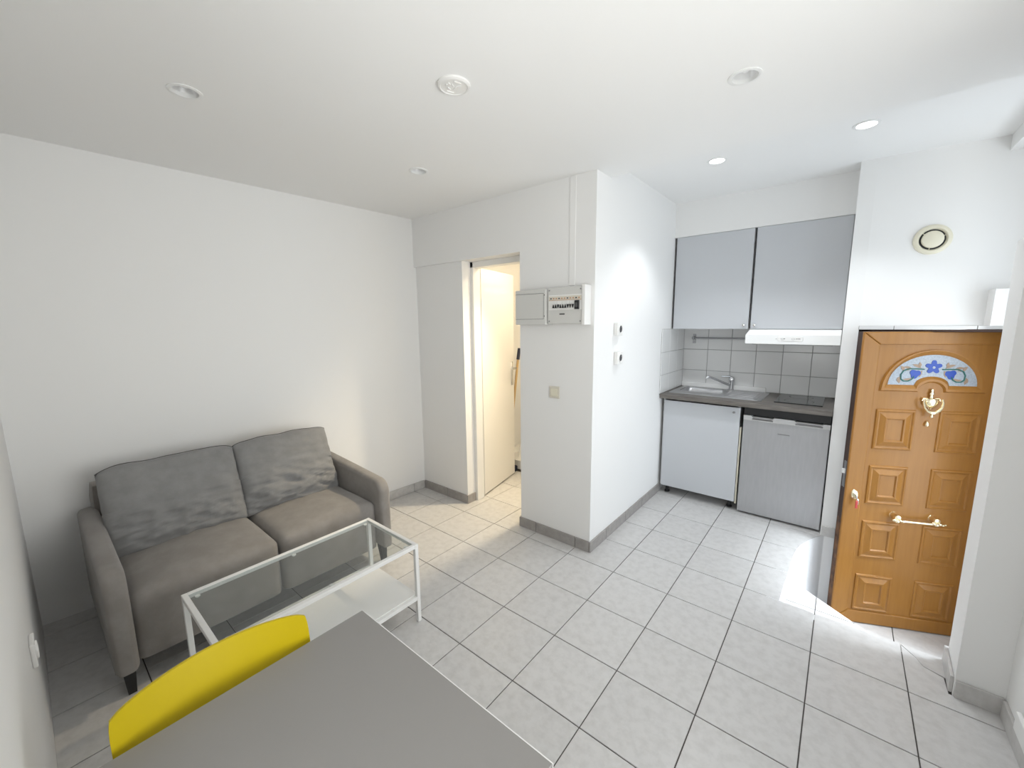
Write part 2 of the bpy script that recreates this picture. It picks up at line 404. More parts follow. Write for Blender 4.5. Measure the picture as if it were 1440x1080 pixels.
for i in range(-8, 4):
    for j in range(-6, 7):
        x0, y0 = i * T, j * T
        r = [(x0 + G, y0 + G), (x0 + T - G, y0 + G), (x0 + T - G, y0 + T - G), (x0 + G, y0 + T - G)]
        if y0 + T <= YD or x0 >= 1.264: continue
        if j >= 4 and i <= -3: continue                        # deep bathroom: shower tray
        if j == 2 and i >= 2 or (j >= 3 and i >= 2): continue  # entry pit
        poly = clip_half(r, (0, -1), -YD)
        poly = clip_half(poly, (1, 0), 1.264)
        poly = clip_half(poly, (nA.x, nA.y), dA)
        if j == 1 and i == 3:
            crack = [(.9905, .652), (1.02, .612), (1.036, .590), (1.050, .556), (1.056, .545), (1.118, .520)]
            add_tile([(.9922, .3322), (1.2618, .3322), (1.2618, .418), (1.118, .418), (1.1165, .516)] + [(a, b - .002) for a, b in crack[::-1][1:]])
            add_tile([(a + .001, b + .0015) for a, b in crack] + [(1.128, .5215), (1.132, .656), (.996, .656)])
            continue
        if j >= 2 and i >= 0:                                  # curved edge of the pit
            ys = [y0 + G + (T - 2 * G) * k / 8 for k in range(9)]
            if curve_x(ys[0]) <= x0 + G and curve_x(ys[-1]) <= x0 + G: continue
            rt = [(max(x0 + G, min(x0 + T - G, curve_x(y))), y) for y in ys]
            pl = [(x0 + G, ys[0])] + [q for q in rt if q[0] > x0 + G + 1e-5] + ([(x0 + G, ys[-1])] if curve_x(ys[-1]) > x0 + G else [(x0 + G, y) for y in ys if curve_x(y) <= x0 + G][:1])
            add_tile(pl); continue
        if j >= 2 and i == -2: poly = clip_half(poly, (-1, 0), -XB)
        if len(poly) == 4 and all((Vector(a) - Vector(b)).length < 1e-6 for a, b in zip(poly, r)):
            put('tile', FULL, None, floor, (x0, y0, 0))
        else: add_tile(poly)
# entry steps: a tread with the same tiles and the landing in front of the door
TR = [(.50, .62), (1.323, .62), (.573, 1.200), (.515, 1.23)]
tread = put('step', prism(nb(), TR, 'z', -0.37, -0.1835), M['grout'], floor)
for (xa_, xb_) in ((.50, .66), (.66, .99), (.99, 1.32), (1.32, 1.46)):
    for (ya_, yb_) in ((.62, .99), (.99, 1.32)):
        q = [(xa_ + G, ya_ + G), (xb_ - G, ya_ + G), (xb_ - G, yb_ - G), (xa_ + G, yb_ - G)]
        for a, b in zip(TR, TR[1:] + TR[:1]):
            n = (b[1] - a[1], -(b[0] - a[0])); q = clip_half(q, n, n[0] * a[0] + n[1] * a[1])
        add_tile(q, tread, -0.18)
put('step', bx(.51, 1.46, .62, 1.00, -0.62, -0.37), M['tile'], floor)
land = put('landing', bx(.50, 1.48, .60, 2.12, -0.66, -0.556), M['grout'], floor)
for a, b in ((.50, .745), (.75, 1.075), (1.08, 1.47)):
    for c, d in ((1.165, 1.49), (1.495, 2.10)):
        add_tile([(a, c), (b, c), (b, d), (a, d)], land, -0.55)
struct('trim_5', bx(.50, 1.46, .598, .652, -0.40, -0.006), M['white_gloss'], 'white riser under the edge of the floor at the entry', 'trim')
# curved white retaining wall of the pit
bm = nb()
ins = [(x, y) for y, x in CUR] + [(.72, 1.70)]
front_ = [(ins[0][0], .60)] + ins
out_ = [(x - .06 if k < 7 else x - .045, y + (.0 if k < 6 else .05)) for k, (x, y) in enumerate(front_)]
prism(bm, front_ + [(.70, 1.80)] + out_[::-1], 'z', -0.62, -0.002)
struct('wall_entry_curve', bm, M['plaster'], 'low curved white wall around the sunken entry, beside the pillar', 'wall', smooth=True)

# ------------------------------------------------------------------ skirting tiles
def skirting(name, label, pieces, m, h=0.075, th=0.011):
    root = thing(name, label, 'baseboard', kind='structure')
    for (a, b, nrm) in pieces:                     # a,b wall points, nrm into the room
        a, b, nrm = Vector(a), Vector(b), Vector(nrm); d = (b - a).normalized()
        a2, b2 = a + d * .0026, b - d * .0026
        q = [a2, b2, b2 + nrm * th, a2 + nrm * th]
        put('tile', prism(nb(), [(v.x, v.y) for v in q], 'z', 0.0005, h, 0.0015, 1), m, root)
def along(a, b, cuts, nrm):
    P = [a] + cuts + [b]; return [(P[k], P[k + 1], nrm) for k in range(len(P) - 1)]
skirting('baseboard_back_left', 'grey skirting tiles left of the bathroom door', along((-2.30, .457), (-1.735, .457), [(-1.98, .457)], (0, -1)) + [((-1.735, .446), (-1.735, .545), (1, 0))], M['skirt_tile'])
skirting('baseboard_back', 'grey skirting tiles under the fuse box', along((-1.147, .435), (XB, .435), [(-.99, .435), (-.66, .435)], (0, -1)) + [((-1.136, .436), (-1.136, .64), (-1, 0))], M['skirt_tile'])
skirting('baseboard_kitchen', 'grey skirting tiles below the two sockets', along((XB, .4235), (XB, 1.74), [(XB, .66), (XB, .99), (XB, 1.32), (XB, 1.65)], (1, 0)), M['skirt_tile'])
dl = Vector((XA1 - XA0, YB - YD)).normalized(); nl = (dl.y, -dl.x)
skirting('baseboard_left', 'pale skirting tiles at the far end of the left wall', along((xa(-.66), -.66), (xa(.445), .445), [(xa(-.33), -.33), (xa(0), 0), (xa(.33), .33)], nl), M['skirt_light'])
skirting('baseboard_right', 'beige-grey skirting tiles around the partition end at the right', [((1.128, .42), (1.262, .42), (0, -1)), ((1.128, .432), (1.138, .652), (-1, .045))], M['skirt_light'])
skirting('baseboard_right_wall', 'pale skirting tiles along the right wall', along((1.264, -1.6), (1.264, .405), [(1.264, -.99), (1.264, -.33), (1.264, .0)], (-1, 0)), M['skirt_light'])
skirting('baseboard_pillar', 'pale skirting tile at the foot of the pillar beside the fridge', [((.642, 1.67), (.721, 1.67), (0, -1))], M['skirt_light'])

# ------------------------------------------------------------------ windows
def window(name, label, x, y0, y1, z0, z1, rot=0.0):
    w = thing(name, label, 'window', (x, (y0 + y1) / 2, z0), rot, kind='structure')
    hw = (y1 - y0) / 2; h = z1 - z0
    for a, b, c, d in ((-hw, -hw + .06, 0, h), (hw - .06, hw, 0, h), (-hw + .06, hw - .06, 0, .06), (-hw + .06, hw - .06, h - .06, h), (-.03, .03, .06, h - .06)):
        put('frame', bx(-.03, .03, a, b, c, d, .004, 1), M['white_gloss'], w)
    for a, b in ((-hw + .06, -.03), (.03, hw - .06)):
        put('pane', bx(-.004, .004, a, b, .06, h - .06), M['clear_glass'], w)
window('window_1', 'white full-height two-pane window of the entry recess, right of the front door', 1.515, .66, 1.62, -.45, 2.40)
window('added_window_rear', 'added unseen white two-pane window behind the camera, to let in fill light', .25, YD - .10 - .35, YD - .10 + .35, .80, 2.22, rad(90))  # opening added for the rear fill light, out of view

window('added_window_side', 'added unseen white two-pane window in the right wall, to let in fill light', 1.41, -1.60, -.15, .75, 2.00)  # unseen opening added for the side fill light

# ------------------------------------------------------------------ bathroom beyond the doorway
bm = nb()
box(bm, -2.45, -.60, 2.02, 2.10, -0.03, 2.62)
bw = struct('wall_bathroom', bm, M['bath_grout'], 'cream tiled wall at the back of the bathroom', 'wall')
for a in range(9):
    for b in range(12):
        x0 = -2.42 + a * .2; z0 = .12 + b * .2
        if x0 > -1.55: continue
        put('tile', bx(x0 + .0015, x0 + .1985, 2.008, 2.03, z0 + .0015, z0 + .1985, .0015, 1), M['bath_brown'] if b == 9 and a < 3 and False else M['bath_tile'], bw)
struct('wall_bathroom_left', bx(-2.32, -2.28, .64, 2.03, -0.03, 2.62), M['bath_tile'], 'cream wall at the left of the bathroom, behind the open door', 'wall')
struct('ceiling_bathroom', bx(-2.6, -.60, .60, 2.25, 2.42, 2.62), M['ceiling'], 'white bathroom ceiling', 'ceiling')
fr = put('frieze_shelf', bx(-2.40, -1.9, 1.985, 2.02, 2.035, 2.075, .004, 1), M['bath_brown'], None, label='tan wooden ledge high on the cream bathroom wall', cat='shelf')
st = thing('shower_tray', 'white shower tray on the bathroom floor behind the open white door', 'shower tray', (-1.7, 1.69, 0))
bm = nb()
prof = [(0, .0), (0.02, .11), (.05, .11), (.07, .05)]
L = []
for ins_, z in ((0, .012), (0, .105), (.008, .112), (.05, .112), (.07, .05)):
    L.append([(-.55 + ins_, -.34 + ins_, z), (.55 - ins_, -.34 + ins_, z), (.55 - ins_, .32 - ins_, z), (-.55 + ins_, .32 - ins_, z)])
put('tray', nested(bm, L), M['white_gloss'], st)
put('base_gap_shade', bx(-.54, .54, -.33, .31, 0, .014), M['black_plastic'], st)  # black slab painted in for the shade of the gap under the tray
br = thing('broom', 'wooden-handled broom with navy grip leaning behind the white bathroom door', 'broom', (-2.0, 1.305, 0))
# pale pole of the shower door
put('squeegee', tube(nb(), [(-1.945, 1.42, .118), (-1.965, 1.55, .34)], .006, 8), M['white_gloss'], None, label='short white rod leaning in the shower tray of the bathroom', cat='rod', smooth=True)
put('handle', tube(nb(), [(.0, .0, .03), (.155, .0, 1.20)], .0125, 10), M['broom_wood'], br, smooth=True)
put('grip', tube(nb(), [(.152, .0, 1.175), (.169, .0, 1.285)], [.017, .016], 10), M['navy'], br, smooth=True)
put('head', bx(-.12, .12, -.025, .025, 0, .06, .01), M['navy'], br)
lampb = thing('ceiling_lamp', 'round lit lamp on the bathroom ceiling', 'lamp', (-1.14, 1.04, 2.42))
put('base', lathe(nb(), [(0, -.03), (.09, -.03), (.10, 0), (0, 0)], 24), M['white_plastic'], lampb, smooth=True)
put('globe', lathe(nb(), [(0, -.09), (.05, -.083), (.08, -.06), (.088, -.03), (0, -.03)], 24), M['lamp_on'], lampb, smooth=True)

# bathroom door: frame and open leaf
d2 = thing('door_2', 'plain white bathroom door standing open', 'door', (-1.735, .60, 0), kind='structure')
put('frame', bx(-.002, .030, -.05, .035, 0, 2.02, .003, 1), M['white_door'], d2)
put('frame', bx(.572, .602, -.05, .035, 0, 2.02, .003, 1), M['white_door'], d2)
put('frame', bx(-.002, .602, -.05, .035, 1.975, 2.02, .003, 1), M['white_door'], d2)
ang = math.atan2(1.244 - .663, -1.858 + 1.726)
lf = put('leaf', bx(0, .605, 0, .040, .012, 1.985, .002, 1), M['white_door'], d2, (-1.722 + 1.735, .660 - .60, 0), rotz=ang)
for z in (.25, 1.02, 1.75):
    put('hinge', tube(nb(), [(-.006, .034, z - .05), (-.006, .034, z + .05)], .007, 8), M['chrome_dark'], lf, smooth=True)
bm = nb()
box(bm, .535, .572, -.008, 0, .93, 1.16, .003, 1)
tube(bm, [(.553, 0, 1.10), (.553, -.05, 1.10), (.545, -.056, 1.10), (.44, -.056, 1.10)], .009, 8)
put('handle', bm, M['chrome'], lf, smooth=True)
put('latch_plate', bx(.6045, .607, .008, .030, 1.0, 1.16), M['chrome_dark'], lf)

# ------------------------------------------------------------------ front door
OX, OY, DA = .744, 1.56, rad(24.7)
d1 = thing('door_1', 'golden-brown panelled front door with arched flower glass, standing slightly ajar', 'door', (OX, OY, 0), DA, kind='structure')
DWID, ZB, ZT = .785, -.545, 1.458
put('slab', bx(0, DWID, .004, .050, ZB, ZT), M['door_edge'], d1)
put('face', bx(0, DWID, 0, .006, ZB, ZT), M['door_gold'], d1)
# mitred raised border
b = .095; th = -.009
def border(pts, side):
    bm = nb()
    lo = [(x, 0, z) for x, z in pts]; up = []
    cx = sum(p_[0] for p_ in pts) / 4; cz = sum(p_[1] for p_ in pts) / 4
    hi = [(x, th, z) for x, z in pts]
    A = [bm.verts.new(v) for v in lo]; Bv = [bm.verts.new(v) for v in hi]
    for k in range(4): bm.faces.new((A[k], A[(k + 1) % 4], Bv[(k + 1) % 4], Bv[k]))
    f = bm.faces.new(Bv)
    bmesh.ops.bevel(bm, geom=list(f.edges), offset=.0065, segments=2, profile=.5, affect='EDGES')
    return bm
e = .0006; zb2 = ZB + .09; zt2 = ZT - .08; xr = DWID - .095
put('stile', border([(0, ZB), (b, zb2), (b, zt2), (0, ZT)], 0), M['door_gold'], d1)
put('stile', border([(DWID, ZB), (DWID, ZT), (xr, zt2), (xr, zb2)], 0), M['door_gold'], d1)
put('rail', border([(0 + e, ZT), (b + e, zt2), (xr - e, zt2), (DWID - e, ZT)], 0), M['door_gold'], d1)
put('rail', border([(0 + e, ZB), (DWID - e, ZB), (xr - e, zb2), (b + e, zb2)], 0), M['door_gold'], d1)
def raised_panel(x0, x1, z0, z1):
    loops = []
    for i_, y in ((0, .0), (.004, -.007), (.012, -.009), (.018, -.004), (.024, -.003), (.050, -.013), (.053, -.015), (.060, -.015), (.066, -.007), (.0665, -.007)):
        loops.append([(x0 + i_, y, z0 + i_), (x1 - i_, y, z0 + i_), (x1 - i_, y, z1 - i_), (x0 + i_, y, z1 - i_)])
    return nested(nb(), loops)
for (z0, z1) in ((.700, .966), (.324, .590), (-.060, .205), (-.448, -.183)):
    for (x0, x1) in ((.118, .330), (.450, .662)):
        put('raised_panel', raised_panel(x0, x1, z0, z1), M['door_gold'], d1)
# arched light
def arch_outline(cx, rx, rz, zbse, bump_r, bump_h, n=28, nbp=12, nseg=6):
    pts = [(cx - rx * math.cos(math.pi * k / n), zbse + rz * math.sin(math.pi * k / n)) for k in range(n + 1)]
    for k in range(1, nseg): pts.append((cx + rx + (bump_r - rx) * k / nseg, zbse))
    for k in range(nbp + 1): pts.append((cx + bump_r * math.cos(math.pi * k / nbp), zbse + bump_h * math.sin(math.pi * k / nbp)))
    for k in range(1, nseg): pts.append((cx - bump_r + (-rx + bump_r) * k / nseg, zbse))
    return pts
cx = .388
outl = arch_outline(cx, .270, .265, 1.083, .066, .060)
outl2 = arch_outline(cx, .262, .257, 1.090, .072, .062)
mid1 = arch_outline(cx, .246, .237, 1.104, .080, .062)
inl = arch_outline(cx, .226, .190, 1.126, .090, .056)
bm = nb()
R = []
for pts, y in ((outl, 0.0), (outl2, -.013), (mid1, -.013), (inl, .001)):
    R.append([bm.verts.new((x, y, z)) for x, z in pts])
for a, c in zip(R, R[1:]):
    n = len(a)
    for k in range(n): bm.faces.new((a[k], a[(k + 1) % n], c[(k + 1) % n], c[k]))
put('arch_moulding', bm, M['door_gold'], d1)
bm = nb(); bm.faces.new([bm.verts.new((x, -.0012, z)) for x, z in inl])
bmesh.ops.triangulate(bm, faces=bm.faces[:])
pn = put('arched_pane', bm, M['pane'], d1)
def flat(pts, y): 
    bm = nb(); A = [bm.verts.new((x, y, z)) for x, z in pts]; Bq = [bm.verts.new((x, y + .002, z)) for x, z in pts]
    bm.faces.new(A); n = len(A)
    for k in range(n): bm.faces.new((A[k], A[(k + 1) % n], Bq[(k + 1) % n], Bq[k]))
    return bm
def petals(cx_, cz_, r, n=5, ph=90, depth=.42):
    return [(cx_ + r * (1 - depth * (0.5 - 0.5 * math.cos(n * t)) ** 1.6) * math.cos(t + rad(ph)), cz_ + r * (1 - depth * (0.5 - 0.5 * math.cos(n * t)) ** 1.6) * math.sin(t + rad(ph))) for t in [2 * math.pi * k / 60 for k in range(60)]]
put('flower', flat(petals(.386, 1.240, .043), -.0040), M['blue'], pn)
put('flower_eye', flat(petals(.387, 1.238, .008, 6, 0, .2), -.0050), M['pane'], pn)
def leafshape(x, z, L_, w, a):
    out = []
    for k in range(9): out.append((k / 8 * L_, w * math.sin(math.pi * k / 8)))
    for k in range(7, 0, -1): out.append((k / 8 * L_, -w * .35 * math.sin(math.pi * k / 8)))
    c, s = math.cos(rad(a)), math.sin(rad(a))
    return [(x + c * u - s * v, z + s * u + c * v) for u, v in out]
for sg in (-1, 1):
    X = lambda x: .386 + sg * x
    put('flower_bud', flat([(X(x - .386), z) for x, z in petals(.386 + .090, 1.196, .030, 3, 40, .30)], -.0040), M['blue'], pn)
    pts = [(.045, 1.226), (.080, 1.228), (.120, 1.228), (.150, 1.216), (.163, 1.190), (.160, 1.162), (.145, 1.150), (.122, 1.150), (.104, 1.162), (.094, 1.180)]
    put('stem', tube(nb(), [(X(x), -.003, z) for x, z in pts], .0038, 6), M['green'], pn)
    for (x, z, L_, w, a) in ((.060, 1.232, .055, .012, 25), (.075, 1.236, .034, .012, 95), (.110, 1.232, .045, .010, 5), (.055, 1.216, .040, .012, -75), (.078, 1.214, .03, .010, -100), (.150, 1.214, .036, .013, 60), (.138, 1.214, .03, .01, 120), (.158, 1.180, .040, .012, -60), (.150, 1.160, .05, .010, 170), (.165, 1.165, .03, .01, -90)):
        put('leaf', flat([(X(px_), pz_) for px_, pz_ in leafshape(x, z, L_, w, a)], -.0036), M['tan'], pn)
# knocker
def ball(bm, c, r, sx=1, sy=1, sz=1, n=12):
    ret = bmesh.ops.create_uvsphere(bm, u_segments=n, v_segments=8, radius=r)
    for v in ret['verts']: v.co = Vector((c[0] + v.co.x * sx, c[1] + v.co.y * sy, c[2] + v.co.z * sz))
kn = put('knocker', lathe(nb(), [(0, 1.105), (.006, 1.103), (.009, 1.094), (.006, 1.086), (.012, 1.078), (.014, 1.072), (.008, 1.066), (.010, 1.052), (.016, 1.047), (.030, 1.045), (.038, 1.036), (.040, 1.026), (.036, 1.008), (.026, .993), (.014, .986), (.009, .978), (0, .976)], 20, Matrix.Translation((.392, -.012, 0)) @ Matrix.Diagonal((1, .6, 1, 1))), M['brass'], d1, smooth=True)
bm = nb(); prism(bm, [(.350, 1.047), (.434, 1.047), (.440, 1.030), (.344, 1.030)], 'y', -.014, .002)
put('back_plate', bm, M['brass'], kn)
pts = [(.346, 1.044), (.343, 1.020), (.349, .992), (.362, .972), (.378, .962), (.392, .960), (.406, .962), (.422, .972), (.436, .992), (.442, 1.020), (.438, 1.044)]
put('ring', tube(nb(), [(x, -.030 - .012 * math.sin(math.pi * k / 10), z) for k, (x, z) in enumerate(pts)], [.005, .006, .007, .008, .009, .010, .009, .008, .007, .006, .005], 8), M['brass'], kn, smooth=True)
put('drop', lathe(nb(), [(0, .962), (.009, .955), (.006, .944), (.010, .934), (.005, .925), (0, .922)], 12, Matrix.Translation((.391, -.036, 0))), M['brass'], kn, smooth=True)
put('strike_stud', lathe(nb(), [(0, .903), (.005, .897), (.013, .878), (.010, .868), (0, .866)], 10, Matrix.Translation((.391, -.006, 0))), M['brass'], kn, smooth=True)
# pull handle
ph_ = put('pull_handle', tube(nb(), [(.30, -.045, .240), (.50, -.045, .238)], .0085, 12), M['brass'], d1, smooth=True)
for x, e_ in ((.290, -1), (.498, 1)):
    bm = nb(); lathe(bm, [(0, -.048), (.016, -.044), (.022, -.030), (.020, -.010), (.026, 0), (0, 0)], 16, Matrix.Translation((x, 0, .262 if False else .258)) @ Matrix.Rotation(rad(90), 4, 'X') @ Matrix.Diagonal((1, 1, -1, 1)))
    put('rosette', bm, M['brass'], ph_, smooth=True)
    bm = nb()
    for k, (dx, dz, r) in enumerate(((0, .004, .013), (.016, -.003, .014), (.032, .002, .012), (.048, -.003, .009), (.060, .001, .007))):
        ball(bm, (x - .02 + dx, -.047, .240 + dz), r, 1.1, .9, .85)
    put('finial', bm, M['brass'], ph_, smooth=True)
# lock, key and tag
lk = put('lock_plate', lathe(nb(), [(0, -.008), (.018, -.007), (.021, 0), (0, 0)], 20, Matrix.Translation((.052, -.009, .382)) @ Matrix.Rotation(rad(90), 4, 'X') @ Matrix.Diagonal((1, 1.7, -1, 1))), M['brass'], d1, smooth=True)
put('key', bx(.048, .056, -.045, -.014, .365, .39, .002, 1), M['chrome'], lk)
put('key_tag', bx(.047, .062, -.045, -.040, .298, .352, .003, 1), M['red'], lk)
put('key', bx(.055, .067, -.041, -.037, .322, .362, .002, 1), M['chrome'], lk)
bm = bx(-.0015, .0, .010, .040, .42, .60)
put('latch_plate', bm, M['chrome_dark'], d1)
put('latch_bolt', bx(-.016, .0, .016, .034, .515, .545, .002, 1), M['white_plastic'], d1)
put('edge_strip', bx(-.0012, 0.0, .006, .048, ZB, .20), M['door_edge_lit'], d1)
# fixed dark frame behind the leaf
df = thing('door_frame', 'dark brown frame around the golden front door', 'door frame', (.724, 1.70, -.55))
put('post', bx(0, .055, 0.0, .10, 0, 2.02, .003, 1), M['door_edge'], df)
put('post', bx(.72, .745, .24, .40, 0, 2.02, .003, 1), M['door_edge'], df)
put('head', bx(0, .745, .0, .40, 2.005, 2.022, .003, 1), M['door_edge'], df)
put('sill', bx(0.03, .745, .20, .40, -.01, .006), M['door_edge'], df)

# ------------------------------------------------------------------ kitchenette
def yprofile(pts, x0, x1): return prism(nb(), pts, 'x', x0, x1)
# wall tiles (20 x 20) as children of their walls
wk = bpy.data.objects['wall_kitchen']
wl = bpy.data.objects['wall_kitchen_left']
put('grout_bed', bx(XB, .64, 2.255, 2.263, .90, 1.475), M['wall_grout'], wk)
xs = [XB + .004, -.526 + .0, -.329, -.131, .065, .262, .462, .640]
xs = [XB + .006, -.329, -.131, .065, .262, .462, .640]
zs = [.914, 1.0735, 1.270, 1.470]
for a, b_ in zip(xs, xs[1:]):
    for c, d in zip(zs, zs[1:]):
        put('tile', bx(a + .0018, b_ - .0018, 2.2495, 2.258, c + .0018, d - .0018, .0015, 1), M['wall_tile'], wk)
put('grout_bed', bx(XB - .002, XB + .003, 1.640, 2.255, .90, 1.470), M['wall_grout'], wl)
for a, b_ in ((1.640, 1.845), (1.845, 2.047), (2.047, 2.2485)):
    for c, d in zip(zs, zs[1:]):
        put('tile', bx(XB + .001, XB + .008, a + .0012, b_ - .0012, c + .0012, d - .0012, .0012, 1), M['wall_tile'], wl)
put('upstand', bx(XB + .01, .16, 2.238, 2.2495, .912, .955, .002, 1), M['white_gloss'], wk)
# wall cabinets
def wall_cab(x0, x1, label, knob_x, gap_left):
    c = thing('wall_cabinet', label, 'cabinet', ((x0 + x1) / 2, 2.05, 1.468), group='wall cabinets')
    w = (x1 - x0) / 2
    put('carcass', bx(-w, w, -.155, .195, .002, .775), M['cab_side'], c)
    dd = put('door', bx(-w + .003, w - .002, -.180, -.160, 0, .774, .0015, 1), M['cab'], c)
    bm = lathe(nb(), [(0, -.024), (.010, -.022), (.011, -.015), (.005, -.009), (.005, 0), (0, 0)], 14, Matrix.Translation((knob_x - (x0 + x1) / 2, -.180, .033)) @ Matrix.Rotation(rad(90), 4, 'X') @ Matrix.Diagonal((1, 1, -1, 1)))
    put('knob', bm, M['chrome'], dd, smooth=True)
    put('gap_shade', bx(-w - .004, -w + .0025, -.176, -.150, .004, .772), M['dark_gap'], c)  # dark strip painted in as the shade of the slit beside the cabinet
wall_cab(-.538, .050, 'left blue-grey wall cabinet, above the sink', .017, True)
wall_cab(.062, .638, 'right blue-grey wall cabinet, above the cooker hood', .093, True)
# base cabinet under the sink
bc = thing('base_cabinet', 'blue-grey low cabinet under the sink', 'cabinet', (-.235, 1.96, 0))
bm = nb()
box(bm, -.30, -.284, -.235, .28, .08, .872); box(bm, .284, .30, -.235, .28, .08, .872)
box(bm, -.284, .284, -.235, .28, .08, .096); box(bm, -.284, .284, .27, .28, .096, .872)
put('carcass', bm, M['cab_side'], bc)
dd = put('door', bx(-.287, .304, -.262, -.243, .078, .856, .0015, 1), M['cab'], bc)
put('knob', lathe(nb(), [(0, -.022), (.009, -.020), (.010, -.014), (.005, -.008), (.005, 0), (0, 0)], 14, Matrix.Translation((.262, -.262, .818)) @ Matrix.Rotation(rad(90), 4, 'X') @ Matrix.Diagonal((1, 1, -1, 1))), M['chrome_dark'], dd, smooth=True)
for x in (-.25, .26):
    for y in (-.19, .22):
        put('leg', lathe(nb(), [(.022, 0), (.022, .012), (.013, .016), (.013, .080), (0, .08)], 12, Matrix.Translation((x, y, 0))), M['black_plastic'], bc, smooth=True)
put('filler_strip', bx(.306, .318, -.245, -.225, .06, .70, .001, 1), M['cream_plastic'], bc)
# worktop with a cut-out for the bowl
ZW = .912
wt = thing('worktop', 'grey-brown wood-look worktop with the sink and the hob', 'worktop', (.045, 1.95, .876))
bm = nb(); X0, X1, Y0, Y1 = -.594, .592, -.302, .302
bxs = (-.525, -.165, -.02, .245)
for q in ((X0, bxs[0], Y0, Y1), (bxs[1], X1, Y0, Y1), (bxs[0], bxs[1], Y0, bxs[2]), (bxs[0], bxs[1], bxs[3], Y1)):
    box(bm, q[0], q[1], q[2], q[3], 0, .036)
bmesh.ops.remove_doubles(bm, verts=bm.verts[:], dist=1e-5)
put('board', bm, M['worktop'], wt)
put('edge_band', bx(X0, X1, Y0 - .003, Y0 - .0005, .001, .0365, .001, 1), M['worktop'], wt)
# sink
sk = thing('kitchen_sink', 'stainless steel sink with drainer set in the worktop', 'sink', (-.17, 2.0, ZW))
def rrect(x0, x1, y0, y1, r, z, n=5):
    out = []
    for (cx_, cy_, a0) in ((x1 - r, y1 - r, 0), (x0 + r, y1 - r, 90), (x0 + r, y0 + r, 180), (x1 - r, y0 + r, 270)):
        for k in range(n + 1):
            a = rad(a0 + 90 * k / n); out.append((cx_ + r * math.cos(a), cy_ + r * math.sin(a), z))
    return out
bm = nb()
bowl = [rrect(-.318, .052, -.075, .200, .05, .004), rrect(-.312, .046, -.069, .194, .05, 0), rrect(-.300, .034, -.058, .183, .045, -.030), rrect(-.290, .025, -.05, .175, .045, -.125), rrect(-.265, 0, -.025, .15, .04, -.140)]
nested(bm, bowl)
put('bowl', bm, M['steel'], sk, smooth=True)
bm = nb()
o_ = rrect(-.350, .365, -.232, .232, .03, .001); o2 = rrect(-.345, .360, -.227, .227, .03, .005); i_ = rrect(-.318, .052, -.075, .200, .05, .004)
Ra = [[bm.verts.new(q) for q in l] for l in (o_, o2, i_)]
for a, c in zip(Ra, Ra[1:]):
    for k in range(len(a)): bm.faces.new((a[k], a[(k + 1) % len(a)], c[(k + 1) % len(a)], c[k]))
put('rim', bm, M['steel'], sk)
bm = nb(); nested(bm, [rrect(.075, .335, -.205, .200, .03, .0046), rrect(.080, .330, -.200, .195, .03, .0085), rrect(.088, .322, -.192, .187, .03, .0085), rrect(.094, .316, -.186, .181, .03, .0052)])
put('drainer', bm, M['steel'], sk)
for k in range(6):
    put('drainer_rib', bx(.115, .300, -.15 + k * .055, -.142 + k * .055, .005, .0085, .001, 1), M['steel'], sk)
put('drain', lathe(nb(), [(0, -.137), (.03, -.137), (.034, -.139), (0, -.139)], 16, Matrix.Translation((-.13, .06, 0))), M['chrome_dark'], sk)
# tap
tp = thing('kitchen_tap', 'chrome mixer tap with swivelled spout behind the sink', 'tap', (-.105, 2.213, ZW + .0055))
put('body', lathe(nb(), [(0, 0), (.026, 0), (.026, .006), (.021, .010), (.020, .070), (.022, .074), (.022, .100), (.019, .108), (0, .110)], 20), M['chrome'], tp, smooth=True)
put('spout', tube(nb(), [(-.012, -.008, .040), (-.06, -.045, .066), (-.13, -.10, .104), (-.158, -.124, .118), (-.172, -.136, .118), (-.178, -.142, .104)], [.011, .011, .0105, .010, .010, .0095], 12), M['chrome'], tp, smooth=True)
bm = nb(); ball(bm, (0, 0, .108), .019, 1, 1, .6); tube(bm, [(0, 0, .113), (-.03, -.02, .122), (-.078, -.052, .122)], [.009, .008, .006], 10)
put('lever', bm, M['chrome'], tp, smooth=True)
# hob
hb = thing('hob', 'black glass two-zone hob at the right of the worktop', 'hob', (.425, 2.015, ZW))
put('glass', bx(-.150, .150, -.225, .225, .0, .007, .002, 2), M['hob'], hb)
for y, r in ((.10, .075), (-.10, .09)):
    put('zone_ring', lathe(nb(), [(r, .0071), (r + .002, .0073), (r + .004, .0071)], 40, Matrix.Translation((0, y, 0))), M['print_grey'], hb)
put('divider', bx(.052, .0535, -.222, .222, .0068, .0073), M['print_grey'], hb)
# fridge
fg = thing('fridge', 'small silver under-counter fridge right of the sink cabinet', 'fridge', (.362, 1.98, 0))
put('body', bx(-.268, .272, -.225, .27, .012, .84, .004, 1), M['black_plastic'], fg)
dd = put('door', bx(-.267, .271, -.284, -.232, .016, .772, .006, 2), M['fridge'], fg)
